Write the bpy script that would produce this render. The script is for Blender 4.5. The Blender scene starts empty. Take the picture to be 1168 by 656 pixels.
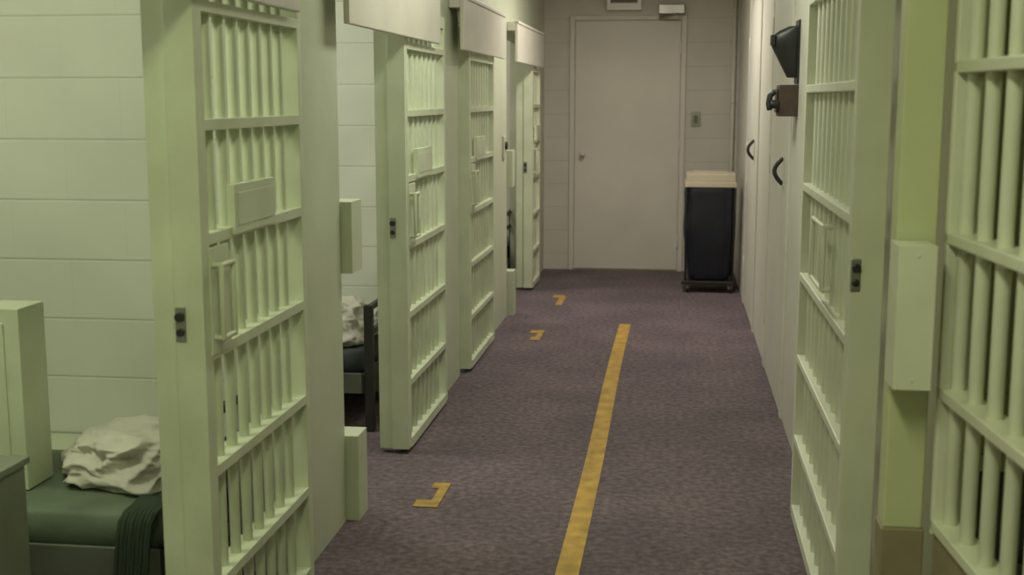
import bpy, bmesh, math, random
from mathutils import Vector, Matrix, noise
random.seed(4)
S=bpy.context.scene
S.view_settings.view_transform='Standard'
S.view_settings.look='None'
COL=S.collection

# ---------------- materials ----------------
def nt(name):
    m=bpy.data.materials.new(name); m.use_nodes=True
    t=m.node_tree; b=t.nodes['Principled BSDF']; return m,t,b
def paint(name,col,rough=.45,var=.10,scale=6,bump=.05,metal=0.0,dirt=None):
    m,t,b=nt(name)
    tc=t.nodes.new('ShaderNodeTexCoord')
    n=t.nodes.new('ShaderNodeTexNoise'); n.inputs['Scale'].default_value=scale; n.inputs['Detail'].default_value=5
    t.links.new(tc.outputs['Object'],n.inputs['Vector'])
    r=t.nodes.new('ShaderNodeValToRGB')
    r.color_ramp.elements[0].position=.3; r.color_ramp.elements[1].position=.7
    c0=dirt if dirt else tuple(c*(1-var) for c in col)
    r.color_ramp.elements[0].color=(*c0,1); r.color_ramp.elements[1].color=(*[min(1,c*(1+var*.5)) for c in col],1)
    t.links.new(n.outputs['Fac'],r.inputs['Fac']); t.links.new(r.outputs['Color'],b.inputs['Base Color'])
    b.inputs['Roughness'].default_value=rough; b.inputs['Metallic'].default_value=metal
    if bump:
        n2=t.nodes.new('ShaderNodeTexNoise'); n2.inputs['Scale'].default_value=scale*25
        t.links.new(tc.outputs['Object'],n2.inputs['Vector'])
        bp=t.nodes.new('ShaderNodeBump'); bp.inputs['Strength'].default_value=bump; bp.inputs['Distance'].default_value=.01
        t.links.new(n2.outputs['Fac'],bp.inputs['Height']); t.links.new(bp.outputs['Normal'],b.inputs['Normal'])
    return m
def blocks(name,col,axis):
    m,t,b=nt(name)
    tc=t.nodes.new('ShaderNodeTexCoord'); sp=t.nodes.new('ShaderNodeSeparateXYZ'); cb=t.nodes.new('ShaderNodeCombineXYZ')
    t.links.new(tc.outputs['Object'],sp.inputs[0]); t.links.new(sp.outputs[axis],cb.inputs[0])
    ad=t.nodes.new('ShaderNodeMath'); ad.operation='ADD'; ad.inputs[1].default_value=-.138+.195*4
    t.links.new(sp.outputs[2],ad.inputs[0]); t.links.new(ad.outputs[0],cb.inputs[1])
    def brick(w,mort,ms):
        br=t.nodes.new('ShaderNodeTexBrick')
        br.inputs['Scale'].default_value=1; br.inputs['Brick Width'].default_value=w; br.inputs['Row Height'].default_value=.195
        br.inputs['Mortar Size'].default_value=ms; br.inputs['Mortar Smooth'].default_value=1
        br.inputs['Color1'].default_value=(1,1,1,1); br.inputs['Color2'].default_value=(.985,.985,.985,1)
        br.inputs['Mortar'].default_value=(mort,mort,mort,1)
        t.links.new(cb.outputs[0],br.inputs['Vector']); return br
    br=brick(.39,.96,.004); bh=brick(200,.86,.006)
    n=t.nodes.new('ShaderNodeTexNoise'); n.inputs['Scale'].default_value=3; n.inputs['Detail'].default_value=6
    t.links.new(tc.outputs['Object'],n.inputs['Vector'])
    def mul(a,bb,f=1.0):
        mx=t.nodes.new('ShaderNodeMixRGB'); mx.blend_type='MULTIPLY'; mx.inputs[0].default_value=f
        t.links.new(a,mx.inputs[1])
        if isinstance(bb,tuple): mx.inputs[2].default_value=bb
        else: t.links.new(bb,mx.inputs[2])
        return mx.outputs[0]
    x=mul(br.outputs['Color'],bh.outputs['Color']); x=mul(x,(*col,1)); x=mul(x,n.outputs['Fac'],.22)
    t.links.new(x,b.inputs['Base Color']); b.inputs['Roughness'].default_value=.6
    bp=t.nodes.new('ShaderNodeBump'); bp.invert=True; bp.inputs['Strength'].default_value=.25; bp.inputs['Distance'].default_value=.008
    t.links.new(bh.outputs['Fac'],bp.inputs['Height']); t.links.new(bp.outputs['Normal'],b.inputs['Normal'])
    return m
def carpet():
    m,t,b=nt('carpet')
    tc=t.nodes.new('ShaderNodeTexCoord')
    n=t.nodes.new('ShaderNodeTexNoise'); n.inputs['Scale'].default_value=38; n.inputs['Detail'].default_value=5
    n3=t.nodes.new('ShaderNodeTexNoise'); n3.inputs['Scale'].default_value=2.2; n3.inputs['Detail'].default_value=6
    for k in (n,n3): t.links.new(tc.outputs['Object'],k.inputs['Vector'])
    r=t.nodes.new('ShaderNodeValToRGB'); r.color_ramp.elements[0].position=.3; r.color_ramp.elements[1].position=.7
    r.color_ramp.elements[0].color=(.078,.056,.070,1); r.color_ramp.elements[1].color=(.180,.134,.158,1)
    t.links.new(n.outputs['Fac'],r.inputs['Fac'])
    r2=t.nodes.new('ShaderNodeValToRGB'); r2.color_ramp.elements[0].position=.35; r2.color_ramp.elements[1].position=.65
    r2.color_ramp.elements[0].color=(.8,.8,.8,1); r2.color_ramp.elements[1].color=(1.1,1.08,1.05,1)
    t.links.new(n3.outputs['Fac'],r2.inputs['Fac'])
    mx=t.nodes.new('ShaderNodeMixRGB'); mx.blend_type='MULTIPLY'; mx.inputs[0].default_value=1
    t.links.new(r.outputs['Color'],mx.inputs[1]); t.links.new(r2.outputs['Color'],mx.inputs[2])
    t.links.new(mx.outputs[0],b.inputs['Base Color']); b.inputs['Roughness'].default_value=.95
    bp=t.nodes.new('ShaderNodeBump'); bp.inputs['Strength'].default_value=.2; bp.inputs['Distance'].default_value=.005
    t.links.new(n.outputs['Fac'],bp.inputs['Height']); t.links.new(bp.outputs['Normal'],b.inputs['Normal'])
    return m
def emis(name,col,s):
    m,t,b=nt(name); b.inputs['Emission Color'].default_value=(*col,1); b.inputs['Emission Strength'].default_value=s
    b.inputs['Base Color'].default_value=(.8,.8,.8,1); return m

M_gate=paint('gate_paint',(.59,.63,.47),.4,.12)
M_gateR=paint('gate_paint_pale',(.70,.71,.59),.4,.08)
M_pil=paint('pillar_paint',(.52,.55,.42),.5,.1,3)
M_head=paint('header_paint',(.62,.59,.52),.45,.1,4)
M_yel=paint('pillar_lit_yellow_green',(.57,.60,.37),.5,.1,3)  # yellow-green light on the right pillar, tinted into its paint
M_wallR=paint('steel_wall_paint',(.64,.62,.56),.5,.08,2.5)
M_bx=blocks('block_wall_x',(.77,.78,.69),0)
M_by=blocks('block_wall_y',(.77,.78,.69),1)
M_bol=blocks('block_wall_dimmed',(.40,.42,.24),0)  # dimness of the right cell put into a darker olive wall colour
M_bend=blocks('block_wall_end',(.67,.62,.56),0)
M_ceil=paint('ceiling_paint',(.6,.6,.55),.8,.05)
M_carp=carpet()
M_line=paint('yellow_tape',(.47,.28,.045),.7,.35,14,.1)
M_mark=paint('worn_yellow_tape',(.40,.25,.06),.8,.4,22,.1)
M_black=paint('black_plastic',(.02,.02,.022),.4,.2,20)
M_brownb=paint('dark_brown_plastic',(.07,.045,.035),.5,.3,30)
M_bag=paint('navy_bag',(.008,.009,.018),.45,.4,9,.2)
M_lid=paint('beige_lid',(.55,.48,.36),.5,.1)
M_door=paint('door_paint',(.67,.62,.56),.5,.08,2)
M_metal=paint('steel',(.35,.34,.30),.35,.15,10,.05,.8)
M_grey=paint('dark_grey_steel',(.12,.13,.105),.5,.2,6)
M_lock=paint('grey_green_steel',(.20,.22,.17),.5,.15,6)
M_dk=paint('black_steel_and_shade',(.025,.025,.022),.5,.2,6)  # dark posts; shade under the bunks is put into this frame colour too
M_matt=paint('green_mattress',(.12,.155,.105),.6,.25,8,.15)
M_mattd=paint('dark_mattress',(.05,.06,.065),.7,.3,8,.15)
M_blk=paint('cream_blanket',(.62,.59,.52),.95,.12,12,.4)
M_grn=paint('green_cloth',(.03,.05,.03),.9,.35,14,.4)
M_tan=paint('tan_kick_paint',(.30,.25,.16),.7,.25,6)
M_white=paint('white_plastic',(.75,.74,.70),.4,.03)
M_red=paint('sign_red',(.45,.05,.04),.4,.1)

# ---------------- mesh builder ----------------
class MB:
    def __init__(s): s.bm=bmesh.new(); s.mats=[]
    def mi(s,m):
        if m not in s.mats: s.mats.append(m)
        return s.mats.index(m)
    def box(s,x0,x1,y0,y1,z0,z1,m):
        i=s.mi(m); r=bmesh.ops.create_cube(s.bm,size=1)
        for v in r['verts']:
            v.co=Vector(((x0+x1)/2+v.co.x*(x1-x0),(y0+y1)/2+v.co.y*(y1-y0),(z0+z1)/2+v.co.z*(z1-z0)))
        for f in {f for v in r['verts'] for f in v.link_faces}: f.material_index=i
    def cyl(s,p,q,r,m,seg=12,r2=None):
        i=s.mi(m); p=Vector(p); q=Vector(q); d=q-p
        rr=bmesh.ops.create_cone(s.bm,cap_ends=True,segments=seg,radius1=r,radius2=r if r2 is None else r2,depth=d.length)
        M=Matrix.Translation((p+q)/2)@d.to_track_quat('Z','Y').to_matrix().to_4x4()
        bmesh.ops.transform(s.bm,matrix=M,verts=rr['verts'])
        for f in {f for v in rr['verts'] for f in v.link_faces}:
            f.material_index=i; f.smooth=len(f.verts)==4
    def tube(s,pts,r,m,seg=10):
        for a,b in zip(pts[:-1],pts[1:]):
            s.cyl(a,b,r,m,seg)
        for p in pts[1:-1]: s.sph(p,r,m)
    def sph(s,c,r,m,sc=(1,1,1)):
        i=s.mi(m); rr=bmesh.ops.create_uvsphere(s.bm,u_segments=16,v_segments=10,radius=r)
        for v in rr['verts']: v.co=Vector(c)+Vector((v.co.x*sc[0],v.co.y*sc[1],v.co.z*sc[2]))
        for f in {f for v in rr['verts'] for f in v.link_faces}: f.material_index=i; f.smooth=True
    def loft(s,rings,m,smooth=True):
        i=s.mi(m); R=[[s.bm.verts.new(p) for p in r] for r in rings]
        n=len(R[0])
        for a,b in zip(R[:-1],R[1:]):
            for k in range(n):
                f=s.bm.faces.new((a[k],a[(k+1)%n],b[(k+1)%n],b[k])); f.material_index=i; f.smooth=smooth
        f=s.bm.faces.new(R[0][::-1]); f.material_index=i
        f=s.bm.faces.new(R[-1]); f.material_index=i
    def done(s,name,bev=0.0,rot=None):
        bmesh.ops.recalc_face_normals(s.bm,faces=s.bm.faces[:])
        me=bpy.data.meshes.new(name); s.bm.to_mesh(me); s.bm.free()
        for m in s.mats: me.materials.append(m)
        o=bpy.data.objects.new(name,me); COL.objects.link(o)
        if bev:
            b=o.modifiers.new('bev','BEVEL'); b.width=bev; b.segments=2; b.limit_method='ANGLE'; b.angle_limit=math.radians(50)
        return o
def simple(name,*a,bev=0):
    b=MB(); b.box(*a); return b.done(name,bev)

# ---------------- shell ----------------
YE=10.33; ZC=2.5
simple('floor',-3.3,2.5,-1.5,YE+.2,-.1,0,M_carp)
simple('ceiling',-3.3,2.5,-1.5,YE+.2,ZC,ZC+.1,M_ceil)
simple('wall_end',-3.3,2.5,YE,YE+.2,0,ZC,M_bend)
simple('wall_back',-3.3,2.5,-1.7,-1.5,0,ZC,M_bx)
simple('wall_cell_rear',-3.5,-3.3,-1.7,YE+.2,0,ZC,M_by)
simple('wall_right_outer',2.5,2.7,-1.7,YE+.2,0,ZC,M_by)
for k,y in enumerate((1.45,3.75,5.80,7.45,9.80)):
    simple('wall_partition_%d'%(k+1),-3.3,-1.30,y,y+.14,0,ZC,M_bx)
for k,(a,c) in enumerate(((-1.5,1.70),(3.47,3.95),(5.66,6.22),(7.24,8.02),(9.68,YE))):
    simple('wall_left_%d'%(k+1),-1.30,-1.10,a,c,0,ZC,M_pil)
for k,(a,c) in enumerate(((1.70,3.47),(3.95,5.66),(6.22,7.24),(8.02,9.68))):
    simple('wall_left_lintel_%d'%(k+1),-1.30,-1.10,a,c,1.88,ZC,M_pil)
# right wall
for k,(x0,a,c) in enumerate(((.52,3.02,4.25),(.50,4.40,5.52),(.50,5.60,6.60),(.50,6.70,7.62),(.50,7.70,8.74),(.50,8.84,YE),(.62,-1.5,1.42))):
    simple('wall_right_%d'%(k+1),x0,.68,a,c,0,ZC,M_wallR)
for k,(a,c) in enumerate(((4.25,4.40),(5.52,5.60),(6.60,6.70),(7.62,7.70),(8.74,8.84))):
    simple('wall_right_post_%d'%(k+1),.490,.68,a,c,0,ZC,M_wallR,bev=.004)
simple('wall_right_lintel',.45,.68,1.42,3.02,2.21,ZC,M_wallR)
simple('wall_right_partition_1',.68,2.5,3.90,4.02,0,ZC,M_bol)
simple('wall_right_partition_2',.68,2.5,1.0,1.12,0,ZC,M_bol)

# end door with frame
b=MB(); e=YE-.001
b.box(-.885,-.845,YE-.02,e,0,2.11,M_door); b.box(.03,.07,YE-.02,e,0,2.11,M_door); b.box(-.845,.03,YE-.02,e,2.075,2.11,M_door)
b.box(-.840,.025,YE-.012,e,.012,2.070,M_door)
b.cyl((-.77,YE-.02,.98),(-.77,YE-.06,.98),.010,M_door); b.sph((-.77,YE-.07,.98),.020,M_door)
b.cyl((-.77,YE-.012,.98),(-.77,YE-.02,.98),.03,M_door,20)
for z in (.25,1.05,1.85): b.cyl((.027,YE-.02,z-.05),(.027,YE-.02,z+.05),.009,M_door)
b.done('door_1',.003)
b=MB()
b.box(-.16,.05,YE-.11,YE-.022,2.115,2.19,M_metal); b.tube([(.0,YE-.08,2.115),(-.03,YE-.22,2.10),(-.15,YE-.06,2.085)],.012,M_metal)
b.done('door_closer',.005)
b=MB(); b.box(-.58,-.30,YE-.10,YE-.002,2.15,2.36,M_white); b.box(-.55,-.33,YE-.106,YE-.10,2.205,2.335,M_grey)
for i,x in enumerate((-.53,-.48,-.43,-.38)):
    b.box(x,x+.012,YE-.111,YE-.106,2.215,2.31,M_red)
    b.box(x,x+.035,YE-.111,YE-.106,2.295,2.31,M_red); b.box(x,x+.035,YE-.111,YE-.106,2.25,2.262,M_red)
b.done('exit_sign',.004)
b=MB(); b.box(.12,.195,YE-.012,YE-.002,1.21,1.33,M_metal); b.box(.142,.172,YE-.03,YE-.012,1.24,1.30,M_grey)
for z in (1.225,1.315): b.cyl((.157,YE-.012,z),(.157,YE-.016,z),.005,M_grey,8)
b.done('light_switch',.003)
b=MB(); b.cyl((.455,YE-.024,0.01),(.455,YE-.024,ZC-.002),.016,M_door)
for z in (.6,1.4,2.1): b.box(.425,.478,YE-.008,YE-.002,z,z+.02,M_door); b.cyl((.455,YE-.024,z),(.455,YE-.024,z+.02),.02,M_door)
b.done('conduit_pipe')

# ---------------- gates ----------------
ZL=[.04,.29,.57,.85,1.12,1.38,1.645]
def gate(xf,y0,y1,nb,side,mat,zs=ZL,top=1.80,plate=True,loop=None,key=None,wide=.125,lockplate=True,keyed=True):
    b=MB(); s=side
    def X(a,c): return (xf+s*a,xf+s*c) if s>0 else (xf+s*c,xf+s*a)
    if wide>.08:
        x0,x1=X(0,wide*.55); b.box(x0,x1,y0,y0+.05,.02,top,mat)
        x0,x1=X(wide*.57,wide); b.box(x0,x1,y0+.012,y0+.05,.02,top,mat)
    else:
        x0,x1=X(0,wide); b.box(x0,x1,y0,y0+.05,.02,top,mat)
    x0,x1=X(0,.06); b.box(x0,x1,y1-.035,y1,.02,top,mat)
    n=nb; ya=y0+.05; yb=y1-.035
    for i in range(n):
        y=ya+(yb-ya)*(i+1)/(n+1)
        b.cyl((xf+s*.03,y,.03),(xf+s*.03,y,top-.01),.0135,mat,12)
    x0,x1=X(0,.06)
    for z in zs: b.box(x0,x1,ya-.002,yb+.002,z-.013,z+.013,mat)
    x0,x1=X(-.001,.055); b.box(x0,x1,ya,yb,.015,.055,mat); b.box(x0,x1,ya,yb,top-.05,top,mat)
    if plate:
        x0,x1=X(-.008,.012); pa=y0+.20; b.box(x0,x1,pa,pa+.30,1.115,1.235,mat)
        x0,x1=X(-.010,-.008); b.box(x0,x1,pa+.02,pa+.28,1.135,1.215,mat)
    ly=loop or (y0+.05,y0+.13)
    xx=xf-s*.024; z0,z1=.89,1.06
    if lockplate:
        x0,x1=X(-.004,.006); b.box(x0,x1,ly[0]-.01,ly[1]+.03,z0-.04,z1+.04,mat)
    else:
        z0,z1=.93,1.10
    P=[(xf,ly[0]+.005,z0),(xx,ly[0]+.005,z0),(xx,ly[0]+.005,z1),(xf,ly[0]+.005,z1)]
    Q=[(xx,ly[0]+.005,z0),(xx,ly[1],z0),(xx,ly[1],z1),(xx,ly[0]+.005,z1)]
    b.tube(P,.007,mat); b.tube(Q,.007,mat)
    if keyed:
        kx=key if key else xf+s*.055
        kz=.93 if s<0 else 1.02
        b.box(kx-.012,kx+.012,y0-.004,y0+.002,kz-.04,kz+.04,M_metal)
        b.cyl((kx,y0-.014,kz+.018),(kx,y0-.002,kz+.018),.011,M_black); b.cyl((kx,y0-.012,kz-.018),(kx,y0-.002,kz-.018),.009,M_black)
    for y in (y0+.12,y1-.12):
        xa,xb=X(.02,.04); b.box(xa,xb,y-.02,y+.02,top-.01,top+.05,M_metal)
    return b.done('cell_gate',.003)
gate(-1.055,2.63,3.42,7,-1,M_gate)
gate(-1.055,4.76,5.62,7,-1,M_gate)
gate(-1.055,6.28,7.16,8,-1,M_gate,wide=.06,keyed=False)
gate(-1.055,9.12,9.64,4,-1,M_gate)
gate(.42,3.0,4.20,9,1,M_gateR,zs=[.04,.29,.57,.85,1.15,1.47,1.75],top=1.98,plate=False,loop=(3.34,3.60),key=.434,wide=.08,lockplate=False)

def header(y0,y1):
    b=MB()
    b.box(-1.099,-1.045,y0,y1,1.872,1.93,M_head)
    b.box(-1.045,-1.025,y0,y1,1.672,1.93,M_head)
    b.box(-1.05,-1.018,y0,y1,1.915,1.935,M_head)
    return b.done('gate_track_header',.004)
header(1.75,3.33); header(3.84,5.36); header(5.96,7.40); header(8.02,9.60)
b=MB(); b.box(.44,.518,3.03,4.23,2.045,2.14,M_wallR); b.box(.435,.445,3.03,4.23,2.0,2.14,M_wallR); b.done('gate_track_header',.004)

def strike(x0,x1,y0,y1,z0,z1,mat):
    b=MB(); b.box(x0,x1,y0,y1,z0,z1,mat)
    b.box(x0+.03,x1-.025,y1-.002,y1+.003,z0+.06,z1-.06,M_black)
    for z in (z0+.02,z1-.02): b.cyl(((x0+x1)/2,y0-.002,z),((x0+x1)/2,y0,z),.004,mat,8)
    return b.done('strike_box',.004)
for y in (3.955,8.025):
    strike(-1.20,-1.062,y,y+.13,.86,1.10,M_pil)
    strike(-1.20,-1.055,y,y+.12,.0,.30,M_pil)
b=MB(); b.box(-1.0995,-1.085,7.80,7.90,1.06,1.20,M_pil); b.cyl((-1.085,7.85,1.14),(-1.07,7.85,1.14),.025,M_black); b.done('lock_plate',.003)
b=MB(); b.box(.446,.526,2.55,2.62,.55,2.2,M_yel); b.box(.442,.530,2.546,2.624,0,.55,M_tan); b.done('pillar',.004)
strike(.434,.507,2.445,2.543,.87,1.157,M_gateR)
b=MB(); L=1.08
for i in range(10):
    y=-.04-.112*i
    b.cyl((0,y,.56),(0,y,2.2),.0145,M_gateR,14)
for z in (.57,.85,1.165,1.50,2.18): b.box(-.030,.030,-L,0,z-.012,z+.012,M_gateR)
b.box(-.03,.03,-.02,.0,.55,2.2,M_gateR); b.box(-.03,.03,-L,-L+.02,.55,2.2,M_gateR)
b.box(-.02,.02,-L,0,0,.55,M_tan)
o=b.done('barred_grille',.003); o.location=(.566,2.535,0); o.rotation_euler=(0,0,math.radians(4.4))

# ---------------- floor marks ----------------
def ribbon(name,pts,w,mat):
    bm=bmesh.new(); L=[];R=[]
    for i,p in enumerate(pts):
        a=Vector(pts[max(0,i-1)]); c=Vector(pts[min(len(pts)-1,i+1)]); d=(c-a).normalized(); n=Vector((-d.y,d.x))*w/2
        L.append(bm.verts.new((p[0]+n.x,p[1]+n.y,.003))); R.append(bm.verts.new((p[0]-n.x,p[1]-n.y,.003)))
    for i in range(len(pts)-1): bm.faces.new((L[i],R[i],R[i+1],L[i+1]))
    bmesh.ops.recalc_face_normals(bm,faces=bm.faces[:])
    me=bpy.data.meshes.new(name); bm.to_mesh(me); bm.free(); me.materials.append(mat)
    o=bpy.data.objects.new(name,me); COL.objects.link(o); return o
ribbon('floor_line',[(-.303+.004*math.sin(y*1.7),y) for y in [i*.25-1.2 for i in range(38)]if y<8.0],.072,M_line)
def numeral(pts_list):
    b=MB()
    for k,(x0,x1,y0,y1) in enumerate(pts_list): b.box(x0,x1,y0,y1,.0005,.003+.0004*k,M_mark)
    return b.done('floor_number')
numeral([(-.880,-.815,4.335,4.40),(-.850,-.815,4.16,4.40),(-.905,-.815,4.12,4.195)])
numeral([(-.875,-.79,7.42,7.52),(-.825,-.79,7.22,7.52),(-.85,-.79,7.20,7.29)])
numeral([(-.87,-.79,8.80,8.92),(-.82,-.775,8.48,8.86)])

# ---------------- bunks ----------------
def bunk(x0,x1,y0,y1,m):
    b=MB(); z=.23; ym=y1-.20
    b.box(x0,x1,y0,y1,z-.03,z,M_dk)
    b.box(x0,x1,ym+.004,y1,z,.335,M_pil)
    b.box(x0,x1,y0-.012,y0,z-.06,z+.03,M_grey); b.box(x1,x1+.012,y0-.012,y1,z-.06,z+.03,M_dk)
    for y in (y0-.01,y1-.04): b.box(x1+.012,x1+.05 if x1<0 else x1+.04,y,y+.035,0,.56,M_dk)
    for zz in (.53,.42): b.box(x1+.018,x1+.04,y0,y1-.02,zz,zz+.025,M_dk)
    for y in (y0+.02,y1-.06): b.box(x0+.08,x0+.12,y,y+.04,0,z-.03,M_dk)
    b.done('bunk_frame',.003)
    bb=MB(); rings=[]; cx,cy=(x0+x1)/2,(y0+ym)/2; hx,hy=(x1-x0)/2-.01,(ym-y0)/2-.008
    for zz,ins in ((.232,.02),(.245,.0),(.29,-.004),(.335,.0),(.35,.018),(.353,.06)):
        ring=[]
        for k in range(64):
            t=2*math.pi*k/64; c,s=math.cos(t),math.sin(t)
            ex=.16
            px=math.copysign(abs(c)**ex,c)*(hx-ins); py=math.copysign(abs(s)**ex,s)*(hy-ins)
            ring.append((cx+px,cy+py,zz))
        rings.append(ring)
    bb.loft(rings,m); return bb.done('mattress')
def blanket(name,c,sz,mat,seed,base):
    bm=bmesh.new(); bmesh.ops.create_icosphere(bm,subdivisions=6,radius=1)
    for v in bm.verts:
        p=v.co.copy()
        q=Vector([math.copysign(abs(k)**.8,k) for k in p])
        f=1+.22*noise.noise(p*1.5+Vector((seed,0,0)))
        rid=1-abs(noise.noise(Vector((p.x*2.2+p.y*1.2,p.y*2.4-p.x,p.z*1.8))+Vector((seed*2,1,3))))*2.4
        rid2=1-abs(noise.noise(Vector((p.x*5+p.z*2,p.y*4,p.z*5))+Vector((seed,7,3))))*2
        f+=.13*rid+.045*rid2
        q=q*f
        lay=.05*math.tanh(8*(-.25-p.z+.12*math.sin(p.x*3+seed)))
        q=Vector((q.x*(1+lay)*sz[0],q.y*(1+lay)*sz[1],max(0,(q.z*.5+.36))*sz[2]))
        v.co=Vector(c)+q+Vector((0,0,base))
    for f in bm.faces: f.smooth=True
    me=bpy.data.meshes.new(name); bm.to_mesh(me); bm.free(); me.materials.append(mat)
    o=bpy.data.objects.new(name,me); COL.objects.link(o); return o
bunk(-3.2,-1.33,2.96,3.735,M_matt)
blanket('crumpled_blanket',(-1.535,3.31,0),(.195,.20,.16),M_blk,2.3,.356)
bunk(-3.2,-1.33,5.08,5.785,M_mattd)
blanket('crumpled_blanket',(-1.55,5.36,0),(.185,.20,.20),M_blk,5.1,.356)
bunk(-3.2,-1.33,8.95,9.78,M_mattd)
bunk(.76,2.38,3.15,3.885,M_mattd)  # added bunk with dark mattress, to darken the lower part of the right cell
# dark green blanket hanging off the bunk
bm=bmesh.new(); G=[]
prof=[(3.08,.362),(3.03,.368),(2.99,.366),(2.945,.362),(2.925,.345),(2.918,.30),(2.915,.22),(2.91,.14),(2.905,.07),(2.90,.025)]
for j,(y,z) in enumerate(prof):
    row=[]
    for i in range(30):
        x=-1.43+.05*math.sin(j*.5)*.3+.09*i/29
        w=.016*math.sin(i*.9+j*.15)*min(1,j/4) if j>2 else 0
        row.append(bm.verts.new((x,y-abs(w)*1.2-.006,z+.006*noise.noise((x*9,y*9,0)))))
    G.append(row)
for a,c in zip(G[:-1],G[1:]):
    for i in range(29):
        f=bm.faces.new((a[i],a[i+1],c[i+1],c[i])); f.smooth=True
me=bpy.data.meshes.new('green_blanket'); bm.to_mesh(me); bm.free(); me.materials.append(M_grn)
o=bpy.data.objects.new('green_blanket',me); COL.objects.link(o); sm=o.modifiers.new('s','SOLIDIFY'); sm.thickness=.006

b=MB(); b.box(-2.45,-1.775,3.10,3.24,.356,.87,M_gate)
b.box(-2.40,-1.82,3.096,3.10,.42,.83,M_gate); b.done('privacy_panel',.006)
b=MB(); b.box(-2.15,-1.61,2.45,2.80,.03,.53,M_lock); b.box(-2.16,-1.60,2.44,2.81,.53,.548,M_lock)
b.box(-2.10,-1.66,2.445,2.45,.06,.27,M_lock); b.box(-2.10,-1.66,2.445,2.45,.29,.50,M_lock)
for z in (.2,.43): b.tube([(-1.93,2.446,z),(-1.93,2.42,z),(-1.83,2.42,z),(-1.83,2.446,z)],.006,M_metal)
for x in (-2.1,-1.66):
    for y in (2.5,2.75): b.box(x-.02,x+.02,y-.02,y+.02,0,.03,M_grey)
b.done('storage_locker',.004)

# ---------------- trash cart ----------------
b=MB(); cx,cy=.262,9.33
rings=[]
for i in range(15):
    t=i/14; z=.10+t*.69
    hx=.150+.040*min(1,t*2.2); hy=.14+.035*min(1,t*2)
    ring=[]
    for k in range(48):
        a=2*math.pi*k/48; c,s=math.cos(a),math.sin(a)
        px=math.copysign(abs(c)**.4,c)*hx; py=math.copysign(abs(s)**.4,s)*hy
        w=1+.06*noise.noise((c*2.5,s*2.5,z*5))+.018*math.sin(a*13+z*3)
        if i==14: w=1
        ring.append((cx+px*w,cy+py*w,z))
    rings.append(ring)
b.loft(rings,M_bag)
b.box(cx-.19,cx+.19,cy-.18,cy+.18,.79,.83,M_lid); b.box(cx-.18,cx+.18,cy-.17,cy+.17,.83,.89,M_lid); b.box(cx-.12,cx+.12,cy-.1,cy+.1,.89,.90,M_lid)
b.box(cx-.20,cx+.18,cy-.17,cy+.17,.065,.09,M_black)
for sx in (-1,1):
    for sy in (-1,1):
        x=cx+sx*.155; y=cy+sy*.14
        b.cyl((x-.012,y,.03),(x+.012,y,.03),.03,M_black,16); b.box(x-.018,x+.018,y-.008,y+.008,.03,.07,M_metal)
        b.cyl((cx+sx*.172,y,.09),(cx+sx*.18,cy+sy*.165,.79),.008,M_black,8)
b.done('trash_cart',.006)

# ---------------- wall items on the right ----------------
def arc_handle(y,z,name,y0,y1):
    b=MB()
    b.box(.492,.4995,y0+.01,y1-.01,.015,2.05,M_wallR)
    b.box(.488,.492,y-.02,y+.02,z-.08,z+.08,M_wallR)
    pts=[(.488-.038*math.sin(math.pi*i/10),y,z-.060+.12*i/10) for i in range(11)]
    b.tube(pts,.010,M_black)
    for zz in (.3,1.1,1.8): b.cyl((.490,y1-.015,zz-.05),(.490,y1-.015,zz+.05),.006,M_wallR)
    return b.done(name,.003)
arc_handle(5.75,1.11,'door_2',5.61,6.59)
arc_handle(7.90,1.12,'door_3',7.71,8.73)
b=MB(); rings=[]
for i in range(13):
    t=i/12; z=1.735-.21*t
    prot=.115*(math.sin(min(1,t*3+.25)*math.pi/2))*(1-.62*max(0,t-.35)/.65)
    hw=.055*(1-.35*max(0,t-.3))
    ring=[]
    for k in range(24):
        a=math.pi*k/23
        ring.append((.499-prot*math.sin(a)**.7,5.33+hw*math.cos(a),z))
    rings.append(ring)
b.loft(rings,M_black)
b.box(.385,.40,5.29,5.37,1.66,1.70,M_black); b.box(.492,.4995,5.26,5.40,1.50,1.76,M_black)
b.done('wall_intercom',.003)
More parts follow.
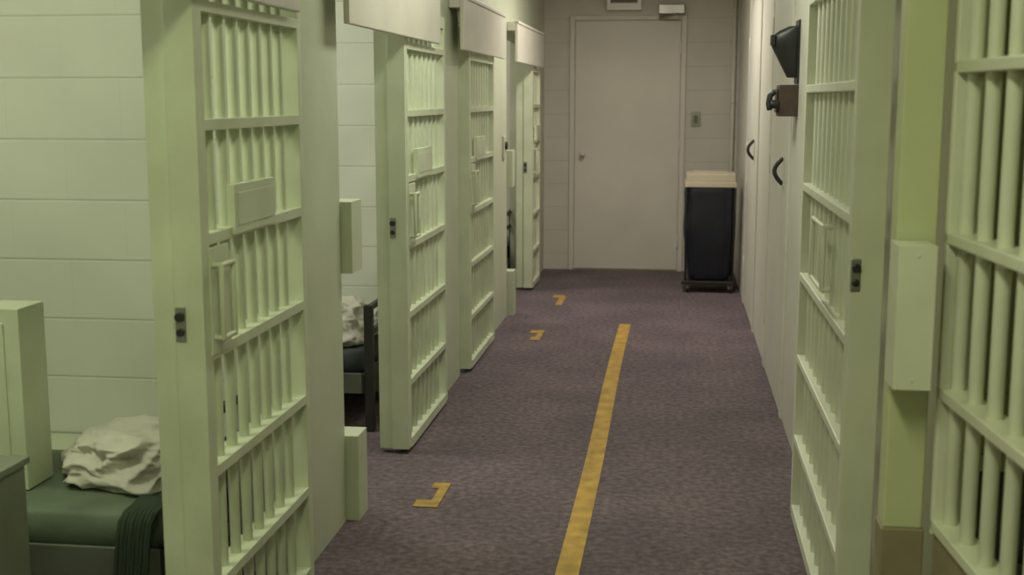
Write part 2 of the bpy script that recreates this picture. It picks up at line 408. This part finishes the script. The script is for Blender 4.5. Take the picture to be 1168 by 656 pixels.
b=MB(); b.box(.42,.4995,5.26,5.40,1.365,1.495,M_brownb); b.box(.412,.42,5.275,5.385,1.38,1.48,M_brownb)
b.tube([(.405,5.27,1.47),(.385,5.27,1.45),(.38,5.27,1.42),(.385,5.27,1.39)],.012,M_black)
b.cyl((.42,5.262,1.415),(.385,5.262,1.415),.018,M_black)
b.done('wall_telephone',.008)

# ---------------- lights ----------------
def fixture(x,y,sx,sy,power,col):
    b=MB(); b.box(x-sx/2-.03,x+sx/2+.03,y-sy/2-.03,y+sy/2+.03,ZC-.05,ZC-.001,M_white)
    b.box(x-sx/2,x+sx/2,y-sy/2,y+sy/2,ZC-.07,ZC-.05,emis('lens',col,1.5)); b.done('ceiling_light_fixture',.004)
    l=bpy.data.lights.new('fluorescent_tube_light','AREA'); l.shape='RECTANGLE'; l.size=sx; l.size_y=sy; l.energy=power; l.color=col
    o=bpy.data.objects.new('fluorescent_tube_light',l); o.location=(x,y,ZC-.08); COL.objects.link(o)
GR=(.93,1.0,.62); NE=(1,.94,.80)
fixture(-.3,.9,.3,1.2,24,GR)
fixture(-.3,4.6,.3,1.2,18,(.97,1,.78))
fixture(-.3,7.9,.3,1.2,29,NE)
fixture(-2.1,2.5,.9,.3,17,(.95,1,.72))
fixture(-2.1,4.7,.9,.3,17,(.98,1,.82))
fixture(-2.1,6.7,.6,.3,11,NE)
fixture(-2.1,8.8,.6,.3,14,NE)
fixture(1.9,1.8,.3,.6,3.0,(.95,1,.42))
w=bpy.data.worlds.new('w'); S.world=w; w.use_nodes=True
w.node_tree.nodes['Background'].inputs[0].default_value=(.8,.85,.75,1); w.node_tree.nodes['Background'].inputs[1].default_value=.08

c=bpy.data.cameras.new('camera'); c.sensor_width=36; c.lens=1400/1168*36; c.clip_start=.05
c.dof.use_dof=True; c.dof.focus_distance=4.6; c.dof.aperture_fstop=4.0
o=bpy.data.objects.new('camera',c); o.location=(0,0,1.44); o.rotation_euler=(math.radians(81.23),0,math.radians(7.56)); COL.objects.link(o)
S.camera=o
